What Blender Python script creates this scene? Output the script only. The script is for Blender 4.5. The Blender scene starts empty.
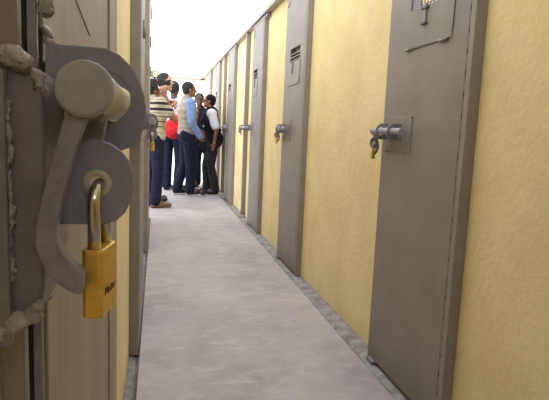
import bpy, bmesh, math, random
from mathutils import Vector, Matrix, noise
R = math.radians
C = bpy.context.scene.collection
random.seed(7)

# ------------------------------------------------------------ helpers
def link(o, parent=None):
    C.objects.link(o)
    if parent is not None: o.parent = parent
    return o

def tag(o, label=None, cat=None, group=None, kind=None):
    if label: o['label'] = label
    if cat: o['category'] = cat
    if group: o['group'] = group
    if kind: o['kind'] = kind
    return o

def empty(name, loc, rz=0.0, **kw):
    o = bpy.data.objects.new(name, None); link(o)
    o.location = loc; o.rotation_euler = (0, 0, rz); o.empty_display_size = .05
    return tag(o, **kw)

def build(name, bm, mat, parent=None, smooth=False, bevel=0.0, seg=2):
    bmesh.ops.recalc_face_normals(bm, faces=bm.faces[:])
    me = bpy.data.meshes.new(name); bm.to_mesh(me); bm.free()
    me.materials.append(mat)
    o = bpy.data.objects.new(name, me); link(o, parent)
    if smooth: me.polygons.foreach_set('use_smooth', [True]*len(me.polygons))
    if bevel:
        m = o.modifiers.new('b', 'BEVEL'); m.width = bevel; m.segments = seg
        m.limit_method = 'ANGLE'; m.angle_limit = R(35)
        bake(o, False)
        if not smooth:
            pass
    return o

def bake(o, smooth=True):
    dg = bpy.context.evaluated_depsgraph_get(); dg.update()
    me = bpy.data.meshes.new_from_object(o.evaluated_get(dg))
    me.name = o.name
    o.modifiers.clear()
    o.data = me
    if smooth: me.polygons.foreach_set('use_smooth', [True]*len(me.polygons))
    return o

def box(bm, x0, x1, y0, y1, z0, z1):
    x0, x1 = sorted((x0, x1)); y0, y1 = sorted((y0, y1)); z0, z1 = sorted((z0, z1))
    vs = [bm.verts.new(p) for p in ((x0,y0,z0),(x1,y0,z0),(x1,y1,z0),(x0,y1,z0),(x0,y0,z1),(x1,y0,z1),(x1,y1,z1),(x0,y1,z1))]
    for f in ((0,3,2,1),(4,5,6,7),(0,1,5,4),(1,2,6,5),(2,3,7,6),(3,0,4,7)):
        bm.faces.new([vs[i] for i in f])
    return bm

def Box(*a):
    return box(bmesh.new(), *a)

def prism(bm, pts, y0, y1, T=None):
    """outline in XZ extruded along Y"""
    a = [Vector((p[0], y0, p[1])) for p in pts]; b = [Vector((p[0], y1, p[1])) for p in pts]
    if T: a = [T @ v for v in a]; b = [T @ v for v in b]
    va = [bm.verts.new(v) for v in a]; vb = [bm.verts.new(v) for v in b]
    n = len(pts)
    bm.faces.new(va); bm.faces.new(vb[::-1])
    for i in range(n): bm.faces.new((va[i], vb[i], vb[(i+1) % n], va[(i+1) % n]))
    return bm

def cyl(bm, p0, p1, r0, r1=None, n=32):
    r1 = r0 if r1 is None else r1
    p0 = Vector(p0); p1 = Vector(p1); d = (p1-p0); L = d.length
    q = d.to_track_quat('Z', 'Y').to_matrix().to_4x4(); q.translation = (p0+p1)/2
    bmesh.ops.create_cone(bm, cap_ends=True, segments=n, radius1=r0, radius2=r1, depth=L, matrix=q)
    return bm

def ball(bm, c, r, n=12, rot=None):
    if not hasattr(r, '__len__'): r = (r, r, r)
    m = Matrix.Translation(c) @ (rot.to_4x4() if rot else Matrix.Identity(4)) @ Matrix.Diagonal((r[0], r[1], r[2], 1))
    bmesh.ops.create_uvsphere(bm, u_segments=n, v_segments=max(6, n*2//3), radius=1, matrix=m)
    return bm

def cap(bm, p0, p1, r0, r1, n=12):
    cyl(bm, p0, p1, r0, r1, n); ball(bm, p0, r0, n); ball(bm, p1, r1, n)

def sweep(bm, pts, r, n=14):
    pts = [Vector(p) for p in pts]; rings = []
    up = None
    for i, p in enumerate(pts):
        t = (pts[min(i+1, len(pts)-1)] - pts[max(i-1, 0)]).normalized()
        if up is None:
            up = t.orthogonal().normalized()
        up = (up - t*up.dot(t)).normalized(); s = t.cross(up)
        rings.append([bm.verts.new(p + r*(math.cos(2*math.pi*k/n)*up + math.sin(2*math.pi*k/n)*s)) for k in range(n)])
    for a, b in zip(rings, rings[1:]):
        for k in range(n): bm.faces.new((a[k], a[(k+1) % n], b[(k+1) % n], b[k]))
    bm.faces.new(rings[0][::-1]); bm.faces.new(rings[-1])
    return bm

def fuse(name, bm, mat, parent, voxel, smooth_it=0, lump=None):
    """weld overlapping shapes into one continuous surface"""
    o = build(name, bm, mat, parent, smooth=True)
    m = o.modifiers.new('r', 'REMESH'); m.mode = 'VOXEL'; m.voxel_size = voxel; m.use_smooth_shade = True
    if smooth_it:
        s = o.modifiers.new('s', 'SMOOTH'); s.factor = .5; s.iterations = smooth_it
    bake(o)
    if lump:
        amp, sc = lump
        me = o.data
        for v in me.vertices:
            v.co += v.normal * amp * (noise.noise(v.co*sc) + .6*noise.noise(v.co*sc*2.3))
        me.update()
    return o

def curve_plate(name, outer, holes, y0, y1, mat, parent, bevel=.0008, T=None):
    """flat steel plate in the XZ plane with real holes"""
    cu = bpy.data.curves.new(name, 'CURVE'); cu.dimensions = '2D'; cu.fill_mode = 'BOTH'
    cu.extrude = abs(y1-y0)/2 - bevel; cu.bevel_depth = bevel; cu.bevel_resolution = 1; cu.offset = -bevel
    for pts in [outer] + holes:
        sp = cu.splines.new('POLY'); sp.points.add(len(pts)-1); sp.use_cyclic_u = True
        for i, p in enumerate(pts): sp.points[i].co = (p[0], p[1], 0, 1)
    tmp = bpy.data.objects.new(name+'_c', cu); C.objects.link(tmp)
    dg = bpy.context.evaluated_depsgraph_get(); dg.update()
    me = bpy.data.meshes.new_from_object(tmp.evaluated_get(dg))
    bpy.data.objects.remove(tmp); bpy.data.curves.remove(cu)
    M = Matrix(((1,0,0,0),(0,0,-1,(y0+y1)/2),(0,1,0,0),(0,0,0,1)))
    me.transform(M if T is None else T @ M)
    if T is not None and T.determinant() < 0: me.flip_normals()
    me.name = name; me.materials.clear(); me.materials.append(mat)
    o = bpy.data.objects.new(name, me); link(o, parent)
    return o

def circ(cx, cz, r, n=28, rev=True):
    p = [(cx + r*math.cos(2*math.pi*k/n), cz + r*math.sin(2*math.pi*k/n)) for k in range(n)]
    return p[::-1] if rev else p

def smooth_poly(pts, it=2):
    for _ in range(it):
        q = []
        for a, b in zip(pts, pts[1:]+pts[:1]):
            q.append((a[0]*.8+b[0]*.2, a[1]*.8+b[1]*.2)); q.append((a[0]*.2+b[0]*.8, a[1]*.2+b[1]*.8))
        pts = q
    return pts

# ------------------------------------------------------------ materials
def S(c):
    return tuple(((v/255)/12.92 if v/255 <= .04045 else ((v/255+.055)/1.055)**2.4) for v in c) + (1,)

def mat(name, c, rough=.6, metal=0.0, c2=None, scale=8, detail=6, bump=0.0, bscale=60, spec=.5, stretch=None, lo=.35, hi=.65):
    m = bpy.data.materials.new(name); m.use_nodes = True
    nt = m.node_tree; N = nt.nodes; L = nt.links
    b = N['Principled BSDF']; b.inputs['Roughness'].default_value = rough
    b.inputs['Metallic'].default_value = metal
    b.inputs['Specular IOR Level'].default_value = spec
    b.inputs['Base Color'].default_value = S(c)
    tc = N.new('ShaderNodeTexCoord'); mp = N.new('ShaderNodeMapping'); L.new(tc.outputs['Object'], mp.inputs[0])
    if stretch: mp.inputs['Scale'].default_value = stretch
    if c2:
        n = N.new('ShaderNodeTexNoise'); n.inputs['Scale'].default_value = scale; n.inputs['Detail'].default_value = detail
        n.inputs['Roughness'].default_value = .62
        L.new(mp.outputs[0], n.inputs['Vector'])
        r = N.new('ShaderNodeValToRGB'); r.color_ramp.elements[0].position = lo; r.color_ramp.elements[1].position = hi
        r.color_ramp.elements[0].color = S(c); r.color_ramp.elements[1].color = S(c2)
        L.new(n.outputs[0], r.inputs[0]); L.new(r.outputs[0], b.inputs['Base Color'])
    if bump:
        n2 = N.new('ShaderNodeTexNoise'); n2.inputs['Scale'].default_value = bscale; n2.inputs['Detail'].default_value = 5
        L.new(tc.outputs['Object'], n2.inputs['Vector'])
        bp = N.new('ShaderNodeBump'); bp.inputs['Strength'].default_value = bump; bp.inputs['Distance'].default_value = .004
        L.new(n2.outputs[0], bp.inputs['Height']); L.new(bp.outputs[0], b.inputs['Normal'])
    return m

M = {}
M['plaster'] = mat('yellow_plaster', (226,206,154), .85, c2=(238,220,170), scale=3, bump=.75, bscale=45, spec=.2)
M['door'] = mat('door_paint', (132,125,119), .5, c2=(142,135,129), scale=5, bump=.12, bscale=25, spec=.35)
M['frame'] = mat('frame_paint', (140,132,126), .5, c2=(150,142,136), scale=9, bump=.1, bscale=40, spec=.35)
M['leaf_old'] = mat('aged_door_paint', (142,130,112), .55, c2=(160,147,126), scale=14, bump=.15, bscale=60, spec=.3, stretch=(1,1,.15))
M['weld'] = mat('painted_weld', (132,124,120), .5, c2=(172,164,158), scale=110, bump=.4, bscale=240, spec=.4)
M['hardware'] = mat('grey_painted_steel', (128,126,140), .48, c2=(138,136,149), scale=60, bump=.12, bscale=300, spec=.35)
M['rod'] = mat('grey_painted_rod', (148,144,150), .5, c2=(160,156,160), scale=70, bump=.15, bscale=350, spec=.3)
M['rodside'] = mat('bare_rod', (172,162,140), .45, c2=(186,178,158), scale=120, spec=.4)
M['arm'] = mat('worn_grey_handle', (116,111,119), .42, c2=(136,131,138), scale=80, bump=.15, bscale=320, spec=.5)
M['brass'] = mat('brass', (216,176,82), .42, .65, c2=(228,192,102), scale=40, bump=.06, bscale=500, stretch=(1,1,6))
M['brass_mark'] = mat('stamped_letter', (96,62,28), .7)
M['chrome'] = mat('chrome', (200,196,190), .14, 1.0)
M['dark'] = mat('dark_gap', (30,26,26), .9)
M['black_plastic'] = mat('black_plastic', (26,24,30), .45)
M['coping'] = mat('coping_paint', (150,142,138), .5, c2=(162,154,149), scale=6)
M['kerb'] = mat('mortar', (120,116,118), .9, c2=(164,160,160), scale=16, bump=.9, bscale=35)
M['pale'] = mat('pale_render', (236,234,230), .8, c2=(244,242,238), scale=4)
M['blocker_white'] = mat('blocker_sheet', (214,208,196), .7, c2=(224,218,206), scale=3)
M['pink'] = mat('rust_red_paint', (176,140,130), .6, c2=(190,156,146), scale=12)

def concrete():
    m = bpy.data.materials.new('worn_concrete'); m.use_nodes = True
    nt = m.node_tree; N = nt.nodes; L = nt.links; b = N['Principled BSDF']
    b.inputs['Roughness'].default_value = .62; b.inputs['Specular IOR Level'].default_value = .35
    tc = N.new('ShaderNodeTexCoord')
    def nz(scale, st, detail=7, rough=.6):
        mp = N.new('ShaderNodeMapping'); mp.inputs['Scale'].default_value = st; L.new(tc.outputs['Object'], mp.inputs[0])
        n = N.new('ShaderNodeTexNoise'); n.inputs['Scale'].default_value = scale; n.inputs['Detail'].default_value = detail
        n.inputs['Roughness'].default_value = rough; n.inputs['Distortion'].default_value = .4
        L.new(mp.outputs[0], n.inputs['Vector']); return n
    def ramp(n, a, ca, z, cb):
        r = N.new('ShaderNodeValToRGB'); e = r.color_ramp.elements
        e[0].position = a; e[0].color = ca; e[1].position = z; e[1].color = cb
        L.new(n.outputs[0], r.inputs[0]); return r
    a = ramp(nz(2.2, (1, .8, 1)), .34, S((156,149,153)), .66, S((178,172,173)))
    s = ramp(nz(7, (.9, 1.8, 1), 9, .7), .5, (0,0,0,1), .74, (1,1,1,1))
    d = ramp(nz(3.5, (1, .5, 1), 8, .65), .58, (0,0,0,1), .78, (1,1,1,1))
    g = ramp(nz(60, (1, 1, 1), 3), .66, (0,0,0,1), .72, (1,1,1,1))
    def mix(f, k, c1, col):
        mu = N.new('ShaderNodeMath'); mu.operation = 'MULTIPLY'; mu.inputs[1].default_value = k; L.new(f.outputs[0], mu.inputs[0])
        x = N.new('ShaderNodeMix'); x.data_type = 'RGBA'; L.new(mu.outputs[0], x.inputs[0]); L.new(c1, x.inputs[6]); x.inputs[7].default_value = col
        return x.outputs[2]
    c = mix(s, .6, a.outputs[0], S((204,199,198)))
    c = mix(d, .45, c, S((124,119,134)))
    c = mix(g, .35, c, S((214,208,200)))
    L.new(c, b.inputs['Base Color'])
    bp = N.new('ShaderNodeBump'); bp.inputs['Strength'].default_value = .25; bp.inputs['Distance'].default_value = .006
    n = nz(18, (1,1,1)); L.new(n.outputs[0], bp.inputs['Height']); L.new(bp.outputs[0], b.inputs['Normal'])
    return m
M['concrete'] = concrete()

def banded(name, base, bands, rough=.85):
    """cloth woven with horizontal stripes: bands = [(z, width, colour)] in the garment's own height"""
    m = bpy.data.materials.new(name); m.use_nodes = True
    nt = m.node_tree; N = nt.nodes; L = nt.links; b = N['Principled BSDF']; b.inputs['Roughness'].default_value = rough
    tc = N.new('ShaderNodeTexCoord'); sp = N.new('ShaderNodeSeparateXYZ'); L.new(tc.outputs['Object'], sp.inputs[0])
    col = None
    for z, w, c in bands:
        cm = N.new('ShaderNodeMath'); cm.operation = 'COMPARE'; cm.inputs[1].default_value = z; cm.inputs[2].default_value = w/2
        L.new(sp.outputs[2], cm.inputs[0])
        x = N.new('ShaderNodeMix'); x.data_type = 'RGBA'; L.new(cm.outputs[0], x.inputs[0])
        if col is None: x.inputs[6].default_value = S(base)
        else: L.new(col, x.inputs[6])
        x.inputs[7].default_value = S(c); col = x.outputs[2]
    L.new(col, b.inputs['Base Color'])
    return m

# ------------------------------------------------------------ camera (a hand-held phone at chest height)
F_PX = 517.0; PP = (274.5, 200.0); VP = (158.0, 125.0); NXV = 112.0; CAMH = 1.09
vy = Vector((VP[0]-PP[0], VP[1]-PP[1], F_PX))
ny = -(vy.x*(NXV-PP[0]) + F_PX**2)/vy.y
dn = Vector((NXV-PP[0], ny, F_PX)).normalized(); Yc = vy.normalized(); Zc = -dn; Xc = Yc.cross(Zc)
cd = bpy.data.cameras.new('camera'); cam = bpy.data.objects.new('camera', cd); C.objects.link(cam)
cd.sensor_width = 36; cd.lens = F_PX/549*36; cd.clip_start = .01; cd.clip_end = 200
right = Vector((Xc.x, Yc.x, Zc.x)); down = Vector((Xc.y, Yc.y, Zc.y)); fwd = Vector((Xc.z, Yc.z, Zc.z))
mw = Matrix.Identity(4)
for i in range(3):
    mw[i][0] = right[i]; mw[i][1] = -down[i]; mw[i][2] = -fwd[i]
mw[0][3], mw[1][3], mw[2][3] = 0, 0, CAMH
cam.matrix_world = mw
bpy.context.scene.camera = cam

# ------------------------------------------------------------ setting
WL, WR, FL, FR = -.126, 1.10, -.08, 1.055      # wall planes and door fronts
TOP = 2.258; END = 12.9; Y0 = -2.4; LEFT_END = 6.2; GUT = -.033
def struct(name, bm, m, label, **k):
    return tag(build(name, bm, m, **k), label, None, None, 'structure')

def sheet(x0, x1, y0, y1, nx, ny, zf):
    bm = bmesh.new(); g = []
    for j in range(ny+1):
        g.append([bm.verts.new((x0+(x1-x0)*i/nx, y0+(y1-y0)*j/ny, zf(x0+(x1-x0)*i/nx, y0+(y1-y0)*j/ny))) for i in range(nx+1)])
    for j in range(ny):
        for i in range(nx): bm.faces.new((g[j][i], g[j][i+1], g[j+1][i+1], g[j+1][i]))
    return bm

fl = bmesh.new(); box(fl, -.072, .975, Y0, LEFT_END, -.1, 0); box(fl, -2.5, .975, LEFT_END, 9.9, -.1, 0)
tag(build('floor', fl, M['concrete']), 'worn grey concrete corridor floor with pale scuffs', 'floor', None, 'structure')
yd = bmesh.new(); box(yd, -9, 1.4, 9.9, 24, -.1, 0)
tag(build('floor', yd, M['pale']), 'bright pale ground beyond the end of the corridor', 'floor', None, 'structure')
tag(build('wall_left', Box(-.4, WL, Y0, LEFT_END, -.1, TOP), M['plaster']), 'yellow rendered wall close on the left behind the bolt', 'wall', None, 'structure')
tag(build('wall_right', Box(WR, 1.4, Y0, END+.1, -.1, TOP), M['plaster']), 'long yellow rendered cell wall along the right of the corridor', 'wall', None, 'structure')
tag(build('blocker_wall', Box(-.4, 1.4, Y0-.2, Y0, -.1, 1.9), M['coping']), 'unseen wall added behind the viewer to cut light on the foreground', 'wall', None, 'structure')  # unseen wall added to dim the light from behind
tag(build('wall_far', Box(-9, 3, 20, 20.2, 0, 2.4), M['pale']), 'bright pale wall at the far side of the yard', 'wall', None, 'structure')
tag(build('blocker_roof', Box(-.6, 1.7, -2.8, 1.2, 2.75, 2.8), M['blocker_white']), 'unseen roof sheet added to shade the near end of the corridor', 'roof', None, 'structure')  # unseen roof added to block sky light over the near end

# copings
bm = bmesh.new(); box(bm, 1.035, 1.42, Y0, END+.1, TOP, TOP+.055)
o = struct('trim_1', bm, M['coping'], 'grey metal coping running along the top of the right wall', bevel=.004); o['category'] = 'coping'
bm = bmesh.new(); box(bm, -.42, -.075, Y0, LEFT_END, TOP, TOP+.055)
o = struct('trim_2', bm, M['coping'], 'grey metal coping on top of the left wall', bevel=.004); o['category'] = 'coping'
# mortar kerbs
def gutter(xw, xf, y0, y1, seed):
    """mortar gutter: drops from the slab edge xf and rises a little at the wall xw"""
    bm = bmesh.new(); rows = []; n = int((y1-y0)/.035)
    for j in range(n+1):
        y = y0+(y1-y0)*j/n
        w = .05*noise.noise(Vector((seed, y*2.2, 0)))+.05*noise.noise(Vector((seed, y*11, 3)))
        prof = [(0, -.022), (.10, -.033), (.34, -.037), (.50, -.036), (.58, -.046), (.64, -.044), (.86, -.034), (.93, -.006), (1.0, -.002)]
        rows.append([bm.verts.new((xw+(xf-xw)*(t+(w if .05 < t < .95 else 0)), y, z+.006*noise.noise(Vector((t*5+seed, y*7, 1))))) for t, z in prof])
    for a, b in zip(rows, rows[1:]):
        for k in range(len(a)-1): bm.faces.new((a[k], a[k+1], b[k+1], b[k]))
    return bm
o = struct('trim_3', gutter(WR, .976, Y0, 9.5, 1.0), M['kerb'], 'rough mortar gutter along the foot of the right wall', smooth=True); o['category'] = 'gutter'
o = struct('trim_4', gutter(WL, -.071, Y0, LEFT_END, 5.0), M['kerb'], 'rough mortar gutter along the foot of the left wall', smooth=True); o['category'] = 'gutter'

# far gate frame
g = empty('trim_5', (0, END, 0), kind='structure', label='thin metal frame across the far end of the corridor', cat='frame')
build('lintel', Box(-.9, 1.1, -.03, .03, 2.20, 2.25), M['pink'], g)
build('jamb', Box(1.0, 1.06, -.03, .03, 0, 2.25), M['pale'], g)
build('jamb', Box(-.9, -.84, -.03, .03, 0, 2.2), M['pink'], g)

# ------------------------------------------------------------ cell doors
def leaf_with_hole(x0, x1, ya, yb, za, zb, hole):
    bm = bmesh.new()
    if not hole: return box(bm, x0, x1, ya, yb, za, zb)
    a, b, c, d = hole
    ys = [ya, a, b, yb]; zs = [za, c, d, zb]
    V = {}
    for s, x in enumerate((x0, x1)):
        for i, y in enumerate(ys):
            for j, z in enumerate(zs): V[s, i, j] = bm.verts.new((x, y, z))
    for s in (0, 1):
        for i in range(3):
            for j in range(3):
                if (i, j) == (1, 1): continue
                bm.faces.new((V[s,i,j], V[s,i+1,j], V[s,i+1,j+1], V[s,i,j+1]))
    for i in range(3):
        for j in (0, 3): bm.faces.new((V[0,i,j], V[0,i+1,j], V[1,i+1,j], V[1,i,j]))
        for i2 in (0, 3): bm.faces.new((V[0,i2,i], V[0,i2,i+1], V[1,i2,i+1], V[1,i2,i]))
    for j in (1, 2): bm.faces.new((V[0,1,j], V[0,2,j], V[1,2,j], V[1,1,j]))
    for i in (1, 2): bm.faces.new((V[0,i,1], V[0,i,2], V[1,i,2], V[1,i,1]))
    return bm

def right_door(n, y0, y1, label, style='slats', z0=-.028, bracket=True):
    d = empty('door_%d' % n, (0, 0, 0), kind='structure', label=label, cat='door')
    zt = TOP-.005
    # angle-iron frame round the leaf, its near return faces the viewer
    f = bmesh.new()
    box(f, FR, WR, y0, y0+.03, z0, zt); box(f, FR, WR, y1-.012, y1, z0, zt); box(f, FR, WR, y0+.03, y1-.012, zt-.03, zt)
    build('door_frame', f, M['frame'], d, bevel=.002)
    wy0, wy1 = y0+.29, y1-.10
    if style == 'mesh': wy0, wy1 = 1.90, 2.13
    elif n == 2: wy0, wy1 = 3.93, 4.24
    lo, hi = (1.617, 1.78) if style == 'mesh' else (1.640, 1.746)
    lf = leaf_with_hole(FR-.0015, FR+.03, y0+.034, y1-.014, z0+.012, zt-.034, (wy0, wy1, lo, hi))
    build('leaf', lf, M['door'], d, bevel=.0015)
    # stitch welds bridging the seam
    s = bmesh.new(); z = z0+.08
    while z < zt-.1:
        if n == 1: build('stitch_weld', Box(FR-.0005, FR+.004, y0+.0295, y0+.0345, z, z+.055), M['frame'], d)
        z += .075
    s.free()
    # opening: back plate and slats or mesh
    w = empty_part('viewing_window', d)
    if style == 'mesh':
        build('window_backing', Box(FR+.034, FR+.038, wy0-.01, wy1+.01, lo-.01, hi+.01), M['cell_glow'], w)
        b = bmesh.new()
        for k in range(9):
            y = wy0+.012+k*(wy1-wy0-.024)/8; box(b, FR+.012, FR+.016, y-.0025, y+.0025, lo, hi)
        for k in range(6):
            z = lo+.012+k*(hi-lo-.024)/5; box(b, FR+.008, FR+.012, wy0, wy1, z-.0025, z+.0025)
        build('grille', b, M['frame'], w)
        build('window_shutter', Box(FR+.004, FR+.007, wy1-.075, wy1, lo, hi), M['hardware'], w)
    else:
        build('window_backing', Box(FR+.034, FR+.038, wy0-.01, wy1+.01, lo-.01, hi+.01), M['door'], w)
        for k in range(3):
            z = lo+.008+k*.026
            build('slat', Box(FR+.004, FR+.03, wy0, wy1, z, z+.007), M['door'], w)
    # raised flap plate hung below the opening
    fa, fb = (wy0-.12, wy1+.0) if style == 'mesh' else (wy0-.012, wy1+.03)
    zb = 1.457
    fz = lo-.002
    pts = [(fa+.025, zb), (fa+.008, zb+.012), (fa, zb+.035), (fa, 1.84 if style == 'mesh' else fz), ]
    # edge bead following the flap: down one side, round the corner, along the hinge line
    path = [(FR-.003, p[0], p[1]) for p in ([(fa, 1.86 if style == 'mesh' else fz+.02), (fa, zb+.04), (fa+.006, zb+.018), (fa+.022, zb+.004), (fa+.05, zb), (fb, zb-.004)])]
    build('flap_edge', sweep(bmesh.new(), path, .0022 if style == 'mesh' else .005, 8), M['flapline'] if style == 'mesh' else M['frame'], d, smooth=True)
    fp = bmesh.new()
    if style == 'mesh':
        box(fp, FR-.005, FR-.0005, fa+.002, fb+.001, zb+.001, lo-.001)
        build('flap', fp, M['door'], d, bevel=.001)
        for yy, L in ((fa+.055, .06), (fb-.01, .035)):
            build('hinge', cyl(bmesh.new(), (FR-.008, yy-L/2, zb-.002), (FR-.008, yy+L/2, zb-.002), .006, None, 16), M['frame'], d, smooth=True)
    else:
        box(fp, FR-.004, FR-.0005, fa+.006, fb, zb+.004, lo-.004)
        build('flap', fp, M['door'], d, bevel=.001)
    ly = 1.992 if style == 'mesh' else wy1-.09
    lt = build('flap_latch', Box(FR-.012, FR-.004, ly-.012, ly+.012, 1.546, lo+.004), M['hardware'], d, bevel=.001)
    if style == 'mesh':
        lb = bmesh.new(); box(lb, FR-.016, FR-.004, ly-.022, ly+.018, 1.540, 1.547); box(lb, FR-.016, FR-.004, ly-.028, ly+.024, 1.600, 1.607)
        build('latch_stop', lb, M['flapline'], lt)
    # small upper lug with a bent tail
    path = [(FR-.003, y1-.10, 2.20), (FR-.003, y1-.10, 2.13), (FR-.003, y1-.09, 2.115), (FR-.003, y1-.03, 2.11)]
    build('upper_keeper', sweep(bmesh.new(), path, .004, 8), M['frame'], d, smooth=True)
    if bracket:
        build('bracket', Box(FR+.0, WR, y0-.11, y0-.03, TOP-.035, TOP-.002), M['hardware'], d)
    # lower pintle
    pb = bmesh.new(); box(pb, FR-.02, FR+.02, y1-.10, y1-.03, z0-.0, z0+.012)
    build('pintle', pb, M['hardware'], d)
    return d

def empty_part(name, parent):
    o = bpy.data.objects.new(name, None); link(o, parent); o.empty_display_size = .02; return o

M['keeper'] = mat('brownish_steel', (116,108,108), .5, c2=(130,122,121), scale=50, bump=.15, bscale=200, spec=.35)
M['cell_glow'] = mat('glowing_cell_backing', (236,222,170), .8)
_b = M['cell_glow'].node_tree.nodes['Principled BSDF']; _b.inputs['Emission Color'].default_value = S((255,240,190)); _b.inputs['Emission Strength'].default_value = .75  # plate glows by emission, standing in for daylight inside the cell
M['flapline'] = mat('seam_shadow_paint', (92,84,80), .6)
right_door(1, 1.645, 2.335, 'grey steel cell door nearest on the right with barred opening', 'mesh')
right_door(2, 3.775, 4.425, 'grey steel cell door second along the right wall with slatted opening')
right_door(3, 5.40, 6.03, 'grey steel cell door beside a thin grey post on the right wall')
right_door(4, 7.52, 8.2, 'grey steel cell door just this side of the man in white T-shirt')
right_door(5, 9.4, 10.05, 'pale sunlit cell door beyond the man in the dark cap', bracket=False)
right_door(6, 11.0, 11.65, 'farthest pale cell door on the right wall before the end frame', bracket=False)

def post(y, label):
    p = empty('steel_post', (1.075, y, 0), label=label, cat='post')
    build('upright', Box(-.027, .0245, 0, .05, 0, TOP-.002), M['frame'], p, bevel=.002)
    build('foot_plate', Box(-.05, .0245, -.02, .07, 0.022, .032), M['hardware'], p)
    return p
post(6.46, 'thin grey steel post carrying the bolt end left of the third right door')
post(8.68, 'thin grey steel post behind the arm of the man in white T-shirt')

def left_door(n, y0, y1, label, near=False):
    d = empty('door_%d' % n, (0, 0, 0), kind='structure', label=label, cat='door')
    zt = TOP-.005
    f = bmesh.new(); zb = -.028
    box(f, WL, FL-(.0045 if near else 0), y0, y0+(.018 if near else .03), zb, zt); box(f, WL, FL, y1-.03, y1, zb, zt); box(f, WL, FL-.002, y0+.018, y1-.03, zt-.03, zt)
    build('door_frame', f, M['leaf_old'] if near else M['frame'], d, bevel=.0012)
    lf = Box(FL-.03, FL+.0015, y0+(.046 if near else .034), y1-.034, zb+.012, zt-.034)
    build('leaf', lf, M['leaf_old'] if near else M['door'], d, bevel=.0015)
    if near:
        build('frame_tube', Box(-.0791, -.0729, y0-.001, y0+.004, zb, zt-.03), M['arm'], d, bevel=.0014, seg=3)
        build('gap_shade_strip', Box(-.116, -.109, y0+.0185, y0+.0455, zb, zt-.035), M['dark'], d)  # dark strip painting the shade deep in the gap
        build('stile', Box(FL+.0015, FL+.004, y1-.19, y1-.04, .02, zt-.04), M['leaf_old'], d)
        build('jamb_groove', Box(-.0815, -.0792, y0-.0012, y0+.001, zb, zt-.03), M['dark'], d)
        build('jamb_strip', Box(WL, -.098, y0-.007, y0-.0005, zb, zt), M['leaf_old'], d, bevel=.001)
        build('crease', sweep(bmesh.new(), [(FL+.002, .46, 1.215), (FL+.002, .53, 1.208), (FL+.002, .65, 1.189)], .0006, 8), M['leaf_old'], d, smooth=True)
    else:
        for zz in (1.78, 1.52):
            build('hinge', cyl(bmesh.new(), (FL+.006, y0+.3, zz), (FL+.006, y0+.3, zz+.09), .009, None, 14), M['frame'], d, smooth=True)
    return d
left_door(7, .352, 1.07, 'grey beige steel door filling the left foreground behind the big bolt', near=True)
left_door(8, 2.48, 3.17, 'grey steel door seen edge-on down the left wall')
left_door(9, 4.6, 5.3, 'farther edge-on grey steel door by the striped shirt')

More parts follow.
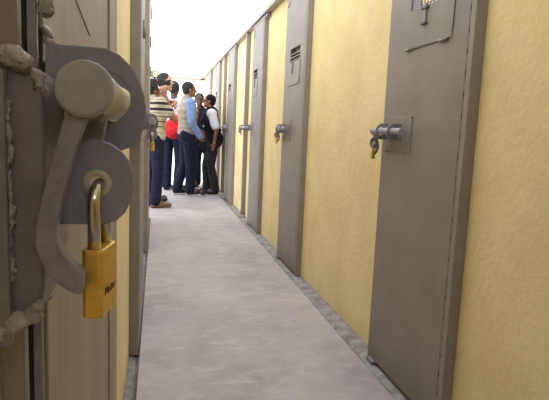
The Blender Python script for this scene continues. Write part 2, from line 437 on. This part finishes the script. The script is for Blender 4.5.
# ------------------------------------------------------------ sliding bolts
HZ = 1.1055
def sliding_bolt(loc, rz, label, sc=1.15, lug2=.185, rod_end=.265, plate=(.04, .257), big=False, backplate=True):
    """local frame: +X out from the door, +Y from the free end of the rod inwards, origin on the door face"""
    t = empty('sliding_bolt', loc, rz, label=label, cat='bolt', group='sliding bolts on the cell doors'); t.scale = (sc, sc, sc); RM = M['rodside'] if big else M['rod']
    z0 = -HZ
    P = lambda a, b: (a, b-HZ)
    if backplate:
        lo, hi = (.965, 1.150) if big else (HZ-.088/sc, HZ+.066/sc)
        bm = Box(.0030 if big else .0008, .0045, plate[0], plate[1], lo-HZ, hi-HZ)
        build('mounting_plate', bm, M['hardware'] if big else M['door'], t, bevel=.0008)
        wb = bmesh.new()
        wb.free()
        for yy in (plate[0], plate[1]):
            for zz in (lo, hi):
                build('tack_weld', ball(bmesh.new(), (.004, yy+(.006 if yy == plate[0] else -.006), zz-HZ), (.004, .010, .004), 10), M['weld'], t, smooth=True)
    outer = [P(.0125,1.1360), P(.0169,1.1363), P(.036,1.1362), P(.0480,1.1360), P(.0560,1.1325), P(.0625,1.1265), P(.0680,1.1180), P(.0712,1.1090), P(.0722,1.0990),
             P(.0715,1.0900), P(.0690,1.0820), P(.0640,1.0755), P(.0570,1.0725), P(.030,1.0720), P(.0125,1.0725)]
    outer = outer[::-1]
    hole = circ(.0468, 0, .0160)
    curve_plate('lug', outer, [hole[::-1]], .084, .089, M['hardware'], t)
    for dd in ((.089, .117) if not big else (.089,)):
        wv = [(.0137,dd),(.038,dd),(.02,dd+.046),(.0045,dd+.049),(.0045,dd+.029)]
        if dd > .1: continue
        web = bmesh.new(); lo_ = [web.verts.new((a, b, 1.080-HZ)) for a, b in wv]; hi_ = [web.verts.new((a, b, 1.128-HZ)) for a, b in wv]
        web.faces.new(lo_); web.faces.new(hi_[::-1])
        for q in range(5): web.faces.new((lo_[q], hi_[q], hi_[(q+1)%5], lo_[(q+1)%5]))
        build('gusset', web, M['hardware'], t)
    o2 = [(x*.97, z*.97) for x, z in outer]; h2 = circ(.0462, 0, .0146)
    curve_plate('lug', o2, [h2[::-1]], lug2, lug2+.005, M['hardware'], t)
    # rod: painted head then bare shank
    bm = cyl(bmesh.new(), (.0457, 0, 0), (.0457, .009, 0), .0136, None, 48)
    rod = build('rod', cyl(bmesh.new(), (.0457, .004, 0), (.0457, rod_end, 0), .0131, None, 48), RM, t, bevel=.0015, seg=3)
    for p in rod.data.polygons: p.use_smooth = abs(p.normal.y) < .9
    build('rod_head', bm, M['rod'], rod, bevel=.0024, seg=4); 
    # swinging handle welded under the rod
    hpts = [(.0362,1.0960),(.0318,1.0800),(.0252,1.0559),(.0212,1.0386),(.0210,1.0270),(.0252,1.0160),(.0328,1.0076),(.0398,1.0031),(.0436,1.004),(.0440,1.0140),
            (.0392,1.0190),(.0345,1.0258),(.0322,1.0320),(.0325,1.0401),(.0358,1.0561),(.0413,1.0760),(.0462,1.0900),(.0488,1.0960)]
    hpts = smooth_poly([P(p[0]-.0006 if i > 9 else p[0]+.0008, p[1]) for i, p in enumerate(hpts)], 2)
    build('handle', prism(bmesh.new(), hpts, .005, .0165), M['arm'], t, smooth=False, bevel=.0028, seg=4)
    # hasp strap from the rod down behind the plate
    h2 = smooth_poly([P(*p) for p in [(.044,1.098),(.040,1.082),(.037,1.070),(.044,1.066),(.050,1.078),(.054,1.098)]], 1)
    build('strap', prism(bmesh.new(), h2, .036, .044), M['arm'], t, bevel=.001)
    o3 = [P(.0240,1.0355),P(.0519,1.0352),P(.0580,1.0370),P(.0630,1.0415),P(.0660,1.0480),P(.0675,1.0560),P(.0672,1.0630),P(.0655,1.0695),P(.0618,1.0745),
          P(.0565,1.0785),P(.0505,1.0808),P(.0440,1.0808),P(.0385,1.0780),P(.0330,1.0700),P(.0275,1.0550)]
    hp = curve_plate('hasp_plate', o3, [circ(.0484, 1.0575-HZ, .0072)[::-1]], .027, .0315, M['hardware'], t)
    build('plate_ring', ring(.0484, .0262, 1.0575-HZ, .0040, .0078), M['rodside'], hp, smooth=True)
    # weld beads where lug meets plate
    rr = random.Random(3)
    for yy in (.0865, lug2+.0025):
        wb = bmesh.new()
        for k in range(12 if yy < .1 else 16):
            ball(wb, ((.0135 if yy < .1 else .0120)+rr.uniform(0,.0012), yy+rr.uniform(-.001,.001), 1.0735-HZ+k*.004), rr.uniform(.0020,.0028) if yy < .1 else rr.uniform(.0036,.0046), 8)
        if yy < .1:
            for k in range(6):
                ball(wb, (.0135+k*.0018, .0860, 1.1372-HZ+rr.uniform(-.0005,.001)-k*.0005), rr.uniform(.0020,.0028)*(1.15-k*.14), 8)
        fuse('weld_bead', wb, M['weld'], t, .0011, 2)
    wb = bmesh.new()
    for k in range(6):
        ball(wb, (.037+k*.0030, .012, 1.0930-HZ+rr.uniform(-.0006,.0006)), rr.uniform(.0024,.0030), 8)
    fuse('weld_bead', wb, M['weld'], t, .0009, 2)
    return t

def ring(cx, y, cz, ri, ro, n=32, d=.0062):
    bm = bmesh.new(); rs = []
    for r, yy in ((ri, y), (ro, y+.0004), (ro, y+d), (ri, y+d)):
        rs.append([bm.verts.new((cx+r*math.cos(2*math.pi*k/n), yy, cz+r*math.sin(2*math.pi*k/n))) for k in range(n)])
    for q in range(4):
        a = rs[q]; b = rs[(q+1) % 4]
        for k in range(n): bm.faces.new((a[k], a[(k+1)%n], b[(k+1)%n], b[k]))
    return bm

def padlock(loc, rz, label, letters=False):
    """origin at the top centre of the brass body; local +Y = width of the broad face, +X = thickness"""
    t = empty('padlock', loc, rz, label=label, cat='padlock', group='brass padlocks on the sliding bolts')
    W, T, Hh = .0272, .0112, .0372
    c = .0022
    bm = bmesh.new()
    pts = [(-T/2, -W/2+c), (-T/2+c, -W/2), (T/2-c, -W/2), (T/2, -W/2+c), (T/2, W/2-c), (T/2-c, W/2), (-T/2+c, W/2), (-T/2, W/2-c)]
    a = [bm.verts.new((x, y, 0)) for x, y in pts]; b = [bm.verts.new((x, y, -Hh)) for x, y in pts]
    bm.faces.new(a); bm.faces.new(b[::-1])
    for k in range(8): bm.faces.new((a[k], b[k], b[(k+1)%8], a[(k+1)%8]))
    body = build('body', bm, M['brass'], t, bevel=.0009, seg=3)
    kb = cyl(bmesh.new(), (0, 0, -Hh-.0004), (0, 0, -Hh+.001), .004, None, 20)
    build('keyway', kb, M['chrome'], body)
    r = .0034; hw = .0088; up = .0245
    pts = [(0, -hw, -.004), (0, -hw, up)]
    for k in range(1, 12):
        an = math.pi*k/12; pts.append((0, -hw*math.cos(an), up+hw*math.sin(an)))
    pts += [(0, hw, up), (0, hw, -.004)]
    build('shackle', sweep(bmesh.new(), pts, r, 20), M['chrome'], t, smooth=True)
    if letters:
        cu = bpy.data.curves.new('lettering', 'FONT'); cu.body = 'Master'; cu.size = .0075; cu.extrude = .00012
        cu.align_x = 'CENTER'; cu.align_y = 'CENTER'; cu.offset = .0001
        tmp = bpy.data.objects.new('l', cu); C.objects.link(tmp)
        dg = bpy.context.evaluated_depsgraph_get(); dg.update()
        me = bpy.data.meshes.new_from_object(tmp.evaluated_get(dg)); bpy.data.objects.remove(tmp)
        # text x -> +Y, text y -> +Z, normal -> +X
        Mx = Matrix(((0,0,1,T/2+.0001),(1,0,0,0),(0,1,0,-.0235),(0,0,0,1)))
        me.transform(Mx @ Matrix.Scale(.88, 4)); me.materials.clear(); me.materials.append(M['brass_mark'])
        link(bpy.data.objects.new('lettering', me), body)
    return t

sliding_bolt((FL, .262, HZ), 0, 'big grey sliding bolt with round rod end in the left foreground', 1.0, big=True, plate=(.122, .145), rod_end=.31)
sliding_bolt((FL, 2.36, HZ), 0, 'small distant sliding bolt overlapping the striped shirt at the left wall')
sliding_bolt((FR, 2.335, HZ), math.pi, 'grey sliding bolt on the nearest right-hand cell door')
sliding_bolt((FR, 4.41, HZ), math.pi, 'sliding bolt on the second right-hand cell door along')
sliding_bolt((FR, 6.547, HZ), math.pi, 'long sliding bolt reaching from the third right door to the thin post', 1.0, lug2=.56, rod_end=.66, plate=(.53, .72))
sliding_bolt((FR, 8.27, HZ), math.pi, 'distant sliding bolt on the right door behind the man in the dark cap')
padlock((-.0303, .2905, 1.0237), R(-12.3), 'large brass padlock hanging from the bolt in the left foreground', True)
padlock((-.022, 2.393, 1.0114), R(-13), 'tiny brass padlock hanging against the striped shirt far down the left')
padlock((.997, 2.30, 1.0114), R(180-50), 'small brass padlock hanging on the nearest right-hand door bolt')
padlock((.997, 4.375, 1.0114), R(180+15), 'small padlock on the bolt of the second right-hand door')

# welded keeper block at the left foreground
k = empty('bolt_keeper', (0, 0, 0), label='grey steel keeper block with lumpy welds at the left edge', cat='keeper')
prof = smooth_poly([(-.125, 1.118), (-.066, 1.118), (-.0605, 1.115), (-.0565, 1.109), (-.0552, 1.095), (-.0560, 1.02), (-.0575, .998), (-.0610, .985), (-.125, .985)], 1)
build('block', prism(bmesh.new(), prof, .280, .351), M['keeper'], k, bevel=.0025, seg=3)
build('front_strip', Box(-.125, -.0715, .272, .2795, .975, 1.113), M['keeper'], k, bevel=.0012)
def weld_line(name, path, r, seed, vox=.0011, n=16, parent=None):
    bm = bmesh.new(); rr = random.Random(seed); P_ = [Vector(p) for p in path]
    for a, b in zip(P_, P_[1:]):
        m = max(2, int((b-a).length/.003))
        for i in range(m+1):
            p = a.lerp(b, i/m) + Vector((rr.uniform(-1,1), rr.uniform(-1,1), rr.uniform(-1,1)))*r*.35
            ball(bm, p, r*rr.uniform(.6, 1.15), 8)
    return fuse(name, bm, M['weld'], parent, vox, 2, lump=(.0013, 620))
weld_line('weld_bead', [(-.100,.276,1.1205), (-.086,.276,1.1215), (-.073,.277,1.1205), (-.066,.278,1.118)], .0058, 1, parent=k)
weld_line('weld_bead', [(-.068,.279,1.1175), (-.0605,.280,1.1135), (-.0570,.281,1.1080), (-.0558,.284,1.102)], .0034, 11, parent=k)
weld_line('weld_bead', [(-.098,.273,1.1130), (-.084,.272,1.1115), (-.076,.273,1.1090)], .0060, 2, parent=k)
weld_line('weld_bead', [(-.0715,.2775,1.100), (-.0715,.2775,1.06), (-.0715,.2775,1.010)], .0024, 4, parent=k)
weld_line('weld_bead', [(-.100,.275,.985), (-.080,.276,.984), (-.069,.277,.987), (-.0600,.278,.993)], .0058, 5, parent=k)
weld_line('weld_bead', [(-.0715,.352,1.186), (-.0700,.352,1.172), (-.0680,.352,1.156)], .0046, 6, parent=k)

# ------------------------------------------------------------ people
def cloth(name, c, c2=None, **kw): return mat(name, c, .9, c2=c2 or tuple(min(255, v+10) for v in c), scale=18, bump=.5, bscale=30, spec=.15)
SK = {'a': mat('brown_skin', (136,88,66), .55), 'b': mat('dark_skin', (84,54,44), .55), 'c': mat('tan_skin', (182,136,112), .55)}
HAIR = mat('black_hair', (26,20,20), .75, bump=.6, bscale=120)
DENIM = cloth('dark_denim', (24,28,46), (36,40,60)); CHAR = cloth('charcoal_trousers', (44,42,46), (56,54,58))

def lerp(a, b, t): return a + (b-a)*t
def person(loc, rz, H, label, skin, hair=HAIR, tops=(), legs=DENIM, shoes=None, pose=None, cap_mat=None, hair_len=0, build_w=1.0, head_turn=0, soles=None, head_pitch=0):
    s = H/1.75
    t = empty('person', loc, rz, label=label, cat='person')
    J = dict(hipL=(-.09,0,.93), hipR=(.09,0,.93), kneeL=(-.10,.02,.50), kneeR=(.10,.02,.50), ankL=(-.10,-.02,.09), ankR=(.10,-.02,.09),
             pel=(0,0,.97), waist=(0,.01,1.10), chest=(0,.0,1.30), neck=(0,-.01,1.47), head=(0,.02,1.625),
             shL=(-.185,0,1.42), shR=(.185,0,1.42), elL=(-.24,-.03,1.13), elR=(.24,-.03,1.13), wrL=(-.23,.08,.90), wrR=(.23,.08,.90),
             toeL=(-.12,.17,.035), toeR=(.12,.17,.035))
    if pose: J.update(pose)
    J = {k: Vector(v)*s for k, v in J.items()}
    w = build_w
    def torso(bm, e):
        up = (J['chest']-J['pel'])
        for f, rx, ry in ((0, .165, .115), (.25, .16, .11), (.5, .155, .108), (.75, .17, .115), (1.0, .18, .12)):
            ball(bm, J['pel']+up*f, ((rx*w+e)*s, (ry*w+e)*s, .11*s), 20)
        c2 = J['chest'].lerp(J['neck'], .42)
        ball(bm, c2, ((.165*w+e)*s, (.095+e)*s, (.085+e)*s), 20)
        for sd in 'LR': cap(bm, J['sh'+sd].lerp(c2, .42 if e > .036 else 0), c2, (.058+e)*s, (.075+e)*s)
    def arm(bm, sd, e, to=2.0):
        sh, el, wr = J['sh'+sd], J['el'+sd], J['wr'+sd]
        if to >= 1:
            cap(bm, sh, el, (.056+e)*s, (.042+e)*s)
            if to > 1: q = el.lerp(wr, to-1); cap(bm, el, q, (.042+e)*s, (lerp(.042,.028,to-1)+e)*s)
        else: cap(bm, sh, sh.lerp(el, to), (.056+e)*s, (lerp(.056,.042,to)+e*1.3)*s)
    def leg(bm, sd, e, to=2.0, flare=0):
        a, b, c = J['hip'+sd], J['knee'+sd], J['ank'+sd]
        cap(bm, a, b, (.088*w+e)*s, (.058+e)*s); cap(bm, b, b.lerp(c, .3), (.058+e)*s, (.056+e)*s); cap(bm, b.lerp(c, .3), c, (.056+e)*s, (.04+e+flare)*s)
    def pelvis(bm, e):
        ball(bm, J['pel']+Vector((0,-.01,-.02))*s, ((.165*w+e)*s, (.12*w+e)*s, (.13+e)*s), 20)
        for sd in 'LR': ball(bm, J['hip'+sd]+Vector((0,-.03,-.0))*s, (.10*w+e)*s, 16)
    # one continuous body
    b = bmesh.new(); torso(b, 0); pelvis(b, 0)
    for sd in 'LR': arm(b, sd, 0); leg(b, sd, 0)
    hd = J['head']; hr = Matrix.Rotation(R(head_turn), 3, 'Z') @ Matrix.Rotation(R(head_pitch), 3, 'X')
    def hp(x, y, z): return hd + hr @ (Vector((x, y, z))*s)
    cap(b, J['neck']-Vector((0,0,.06))*s, hp(0, -.02, -.05), .058*s, .054*s)
    ball(b, hp(0, -.012, .025), (.077*s, .098*s, .092*s), 20, hr)
    ball(b, hp(0, .028, -.045), (.056*s, .062*s, .066*s), 16, hr)
    cap(b, hp(0, .085, .015), hp(0, .108, -.018), .010*s, .015*s, 8)
    ball(b, hp(0, .082, -.052), (.026*s, .014*s, .010*s), 10, hr); ball(b, hp(0, .078, -.09), (.024*s, .018*s, .018*s), 10, hr)
    for sx in (-1, 1):
        ball(b, hp(sx*.078, -.008, -.005), (.010*s, .020*s, .032*s), 10, hr)
        cap(b, hp(sx*.018, .086, .03), hp(sx*.05, .072, .028), .008*s, .007*s, 8)
    for sd in 'LR':
        wr = J['wr'+sd]; d = (wr-J['el'+sd]).normalized()
        side = 1 if sd == 'R' else -1
        inward = Vector((-side, 0, 0)); inward = (inward - d*inward.dot(d)).normalized()
        fw = d.cross(inward).normalized()
        if fw.y < 0: fw = -fw
        pc = wr + d*.045*s
        m = Matrix((inward, fw, d)).transposed()
        ball(b, pc, (.017*s, .040*s, .052*s), 12, m)
        for q, (off, L) in enumerate(((.028,.072),(.010,.082),(-.009,.076),(-.027,.060))):
            base = pc + d*.036*s + fw*off*s
            k1 = base + (d*.8+inward*.25)*L*.5*s; k2 = k1 + (d*.55+inward*.75).normalized()*L*.5*s
            cap(b, base, k1, .0095*s, .0088*s, 8); cap(b, k1, k2, .0088*s, .0075*s, 8)
        tb = pc - d*.015*s + fw*.03*s; t1 = tb + (fw*.8+d*.5+inward*.3).normalized()*.035*s; t2 = t1 + (d*.9+inward*.3).normalized()*.028*s
        cap(b, tb, t1, .0115*s, .010*s, 8); cap(b, t1, t2, .010*s, .0085*s, 8)
        cap(b, J['ank'+sd], (J['ank'+sd]*.45+J['toe'+sd]*.55), .036*s, .03*s)
    body = fuse('body', b, skin, t, .008, 2)
    for sx in (-1, 1):
        build('eye', ball(bmesh.new(), hp(sx*.032, .077, .012), (.014*s, .008*s, .008*s), 10, hr), EYE, body, smooth=True)
    build('mouth', ball(bmesh.new(), hp(0, .092, -.053), (.020*s, .006*s, .004*s), 10, hr), LIP, body, smooth=True)
    # hair
    h = bmesh.new(); ball(h, hp(0, -.024, .036), (.086*s, .100*s, .092*s), 20, hr)
    ball(h, hp(0, -.052, -.012), (.076*s, .062*s, .068*s), 16, hr)
    ho = fuse('hair', h, hair, t, .008, 2, lump=(.004, 45))
    if cap_mat:
        c = bmesh.new(); ball(c, hp(0, -.012, .048), (.094*s, .112*s, .080*s), 20, hr)
        ball(c, hp(0, .098, .035), (.068*s, .058*s, .010*s), 14, hr)
        fuse('cap', c, cap_mat, t, .008, 1)
    # trousers
    p = bmesh.new(); pelvis(p, .018)
    for sd in 'LR': leg(p, sd, .02, flare=.018)
    fuse('trousers', p, legs, t, .011, 3, lump=(.007, 9))
    # shoes
    for sd in 'LR':
        a, q = J['ank'+sd], J['toe'+sd]; a0 = Vector((a.x, a.y-.02*s, .045*s))
        q = Vector((q.x, q.y, q.z))
        dz = a.z-.09*s
        a0.z += dz
        f = bmesh.new(); cap(f, a0, a0.lerp(q, .6), .047*s, .044*s); ball(f, q-Vector((0,0,0)), (.045*s, .06*s, .036*s), 14); cap(f, a0, a+Vector((0,0,.0)), .046*s, .044*s)
        # flat sole
        sh = fuse('shoe', f, shoes or SHOE, t, .008, 2)
        zmin = dz+.002
        for v in sh.data.vertices:
            if v.co.z < zmin+.012: v.co.z = zmin+.012*0.0 if v.co.z < zmin else v.co.z
        if soles:
            mid = (a0+q)/2; dr = (q-a0); dr.z = 0; ln = dr.length
            sm = bmesh.new(); mm = Matrix.Rotation(math.atan2(dr.y, dr.x)-math.pi/2, 3, 'Z')
            ball(sm, Vector((mid.x, mid.y, zmin+.012)), (.052*s, ln/2+.058*s, .014), 20, mm)
            build('sole', sm, soles, sh, smooth=True)
    for nm, m, e, sleeve, lumpy in tops:
        c = bmesh.new()
        torso(c, e)
        ball(c, J['pel']+Vector((0,0,.02))*s, ((.165*w+e)*s, (.118*w+e)*s, .10*s), 20)
        if sleeve:
            for sd in 'LR': arm(c, sd, e*.8, sleeve)
        if e > .03 or sleeve >= 1: cap(c, J['neck']-Vector((0,0,.05))*s, J['neck']+Vector((0,-.012,.005))*s, (.05+e)*s, (.045+e)*s)
        fuse(nm, c, m, t, .010, 3, lump=(lumpy, 11))
    t['_s'] = s; del t['_s']
    return t

EYE = mat('dark_eye', (22,16,14), .3); LIP = mat('lips', (112,62,54), .5); SHOE = mat('black_shoe_leather', (24,22,24), .35)
TAN = mat('tan_shoe_leather', (104,78,58), .6); WHT = mat('white_rubber', (226,224,222), .6)
BLK = cloth('black_cloth', (24,24,34), (34,34,46)); WTEE = cloth('white_cotton', (206,206,214), (214,214,222))
CAPM = cloth('dark_cap_cloth', (28,20,34), (36,28,44)); BLUE = cloth('pale_blue_shirt', (116,138,186), (128,150,198)); VEST = cloth('beige_vest', (142,134,120), (156,148,134))
STRIPE = banded('striped_cream_cloth', (172,162,142), [(1.365,.035,(32,24,28)), (1.29,.035,(32,24,28)), (1.20,.012,(90,80,72)), (1.135,.012,(96,84,76)), (1.07,.012,(90,80,72)), (1.41,.01,(120,108,96)), (1.245,.01,(120,108,96))])

# man with the video camera, back half turned, right arm up holding the lens
cameraman = person((-.055, 7.03, 0), R(-62), 1.68, 'person in cream striped vest and dark jeans aiming a video camera, back turned',
    SK['a'], tops=(('striped_vest', STRIPE, .035, .5, .006),), shoes=TAN, build_w=1.0,
    pose=dict(elR=(.20,.21,1.21), wrR=(.11,.11,1.52), elL=(-.26,.16,1.20), wrL=(-.08,.24,1.40), head=(-.03,.0,1.585), hipL=(-.08,0,.93), kneeL=(-.08,-.02,.5), ankL=(-.09,-.05,.09), toeL=(-.10,.13,.035)))
# heavy-set unseen details: second man right behind him
person((-.03, 7.62, 0), R(-95), 1.84, 'person half hidden directly behind the cameraman, face showing under the camera', SK['c'],
    tops=(('shirt', cloth('tan_shirt', (140,128,112)), .02, .5, .005),), head_turn=-20, pose=dict(chest=(0,.05,1.3), neck=(0,.07,1.47), head=(0,.12,1.61), elR=(.2,.08,1.16), wrR=(.10,.2,1.3), elL=(-.2,.08,1.16), wrL=(-.10,.2,1.3),
    hipL=(-.09,-.02,.93), kneeL=(-.08,-.04,.5), ankL=(-.08,-.06,.09), toeL=(-.08,.10,.035), kneeR=(.08,-.02,.5), ankR=(.08,-.04,.09), toeR=(.08,.12,.035)))
person((.255, 8.95, 0), R(-25), 1.83, 'person in white T-shirt wearing a red backpack, dark head turned away', SK['b'],
    tops=(('white_tshirt', WTEE, .022, .45, .006),), build_w=.95)
# man in beige vest over a pale blue shirt
person((.455, 8.32, 0), R(-80), 1.78, 'person in beige vest over pale blue shirt and dark jeans, facing right', SK['a'],
    tops=(('blue_shirt', BLUE, .02, 2.0, .006), ('beige_vest', VEST, .038, 0, .007)), soles=WHT,
    pose=dict(elR=(.25,.0,1.14), wrR=(.20,.15,.92), elL=(-.24,.05,1.14), wrL=(-.17,.22,1.0), kneeR=(.10,.03,.5), ankR=(.09,.035,.09), toeR=(.10,.225,.035), kneeL=(-.10,-.02,.5), ankL=(-.10,-.13,.09), toeL=(-.11,.06,.035)))
person((.80, 9.5, 0), R(165), 1.69, 'person with dark face standing between the beige vest and the dark cap', SK['b'],
    tops=(('dark_jacket', BLK, .022, 1.9, .005),), head_turn=15, pose=dict(chest=(.04,0,1.3), neck=(.06,-.01,1.47), head=(.08,.02,1.625)))
# guard in cap, white sleeves and black vest, facing left
guard = person((.885, 8.53, 0), R(82), 1.62, 'person in dark cap, black vest and white T-shirt facing left, arm hanging', SK['a'],
    tops=(('white_tshirt', WTEE, .03, .8, .005), ('black_vest', BLK, .045, 0, .008)), legs=CHAR, cap_mat=None, hair=CAPM, build_w=1.0,
    pose=dict(pel=(0,-.02,.97), chest=(0,.06,1.29), neck=(0,.06,1.46), head=(0,.09,1.62), shL=(-.185,.03,1.41), shR=(.185,.03,1.41),
              elL=(-.25,-.06,1.14), wrL=(-.24,-.02,.90), elR=(.22,.08,1.14), wrR=(.15,.24,1.02),
              kneeL=(-.09,.03,.5), ankL=(-.09,-.06,.09), toeL=(-.10,.14,.035), kneeR=(.09,.12,.5), ankR=(.10,.10,.09), toeR=(.11,.29,.035)))
w = bmesh.new(); s_ = 1.62/1.75
cyl(w, (-.240*s_, -.022, .925*s_), (-.240*s_, -.020, .905*s_), .036*s_, None, 20)
build('wristwatch', w, M['chrome'], guard)

# orange patch on the flank of the striped vest
vs_ = [c for c in cameraman.children if c.name.startswith('striped_vest')][0]
mi = (Matrix.Translation(cameraman.location) @ cameraman.rotation_euler.to_matrix().to_4x4()).inverted()
co = mi @ Vector((0, 0, CAMH)); dr = (mi.to_3x3() @ (Vector((.088, 6.9, 1.085)) - Vector((0, 0, CAMH)))).normalized()
hit, p_, n_, _i = vs_.ray_cast(co, dr)
if hit:
    build('orange_patch', ball(bmesh.new(), p_, (.05, .045, .012), 16, n_.to_track_quat('Z', 'Y').to_matrix()), cloth('orange_cloth', (204,140,84)), cameraman, smooth=True)

# video camera on the cameraman's shoulder
v = empty('video_camera', (-.045, 6.84, 1.60), R(-80), label='black shoulder video camera with small lamp on top', cat='video camera'); v.scale = (.88, .85, .9)
build('camera_body', Box(-.05, .05, -.12, .14, -.01, .075), M['black_plastic'], v, bevel=.008)
cb = bmesh.new(); cyl(cb, (0, .14, .033), (0, .20, .033), .034, .036, 24)
build('lens', cb, M['black_plastic'], v, smooth=False)
build('lens_hood', Box(-.042, .042, .185, .225, -.005, .072), M['black_plastic'], v, bevel=.004)
build('record_button', ball(bmesh.new(), (.052, .03, .05), (.004, .012, .010), 10), mat('red_button', (200,40,50), .5), v)
lm = build('lamp', Box(-.03, .03, -.05, .04, .085, .185), M['black_plastic'], v, bevel=.004)
build('diffuser', Box(.03, .033, -.04, .03, .097, .173), mat('frosted_panel', (206,196,170), .6), lm)
build('lamp_foot', cyl(bmesh.new(), (0, -.005, .072), (0, -.005, .088), .012, None, 12), M['black_plastic'], lm)

# red backpack
RED = cloth('red_nylon', (188,30,40), (204,44,52))
rb = empty('backpack', (.255, 8.5, 1.05), R(-25), label='bright red backpack hanging low behind the cameraman', cat='backpack')
b = bmesh.new(); ball(b, (0,0,0), (.17,.085,.16), 20); ball(b, (0,-.02,-.05), (.15,.09,.12), 20); ball(b, (.07,.02,.12), (.08,.06,.11), 16)
fuse('bag', b, RED, rb, .009, 2, lump=(.008, 12))
for sx in (-1, 1):
    build('strap', sweep(bmesh.new(), [(sx*.09, .03, .10), (sx*.10, .055, .22), (sx*.11, .085, .33), (sx*.11, .14, .385), (sx*.11, .24, .37), (sx*.12, .34, .25), (sx*.14, .32, .08), (sx*.12, .10, -.06)], .013, 10), RED, rb, smooth=True)
build('pocket', ball(bmesh.new(), (0, -.085, -.05), (.10,.035,.07), 16), RED, rb, smooth=True)

# black bag held by the man in the vest
hb = empty('camera_bag', (.665, 8.20, .80), R(-80), label='small black bag held between the beige vest and the black vest', cat='bag')
b = bmesh.new(); ball(b, (0,0,0), (.06,.085,.10), 16); ball(b, (0,.03,-.04), (.055,.07,.08), 16)
fuse('bag_body', b, BLK, hb, .008, 2, lump=(.006, 20))
build('bag_handle', sweep(bmesh.new(), [(0,-.05,.07),(0,-.045,.12),(0,-.01,.145),(0,.03,.13),(0,.045,.07)], .008, 10), BLK, hb, smooth=True)
# belt line and badge of the black vest
build('vest_badge', ball(bmesh.new(), (-.12*s_, .155, 1.19*s_), (.035,.012,.018), 10), WHT, guard, smooth=True)

# ------------------------------------------------------------ light
wd = bpy.data.worlds.new('world'); bpy.context.scene.world = wd; wd.use_nodes = True
nt = wd.node_tree; bg = nt.nodes['Background']
tc = nt.nodes.new('ShaderNodeTexCoord'); sp = nt.nodes.new('ShaderNodeSeparateXYZ'); nt.links.new(tc.outputs['Generated'], sp.inputs[0])
rp = nt.nodes.new('ShaderNodeValToRGB'); nt.links.new(sp.outputs[2], rp.inputs[0])
e = rp.color_ramp.elements
e[0].position = 0; e[0].color = (.94,.97,1,1); e[1].position = 1; e[1].color = (.92,.96,1,1)
nt.links.new(rp.outputs[0], bg.inputs[0]); bg.inputs[1].default_value = 3.2
vs = bpy.context.scene.view_settings
vs.view_transform = 'Standard'; vs.look = 'None'; vs.gamma = 1; vs.use_curve_mapping = False; vs.exposure = 0.0
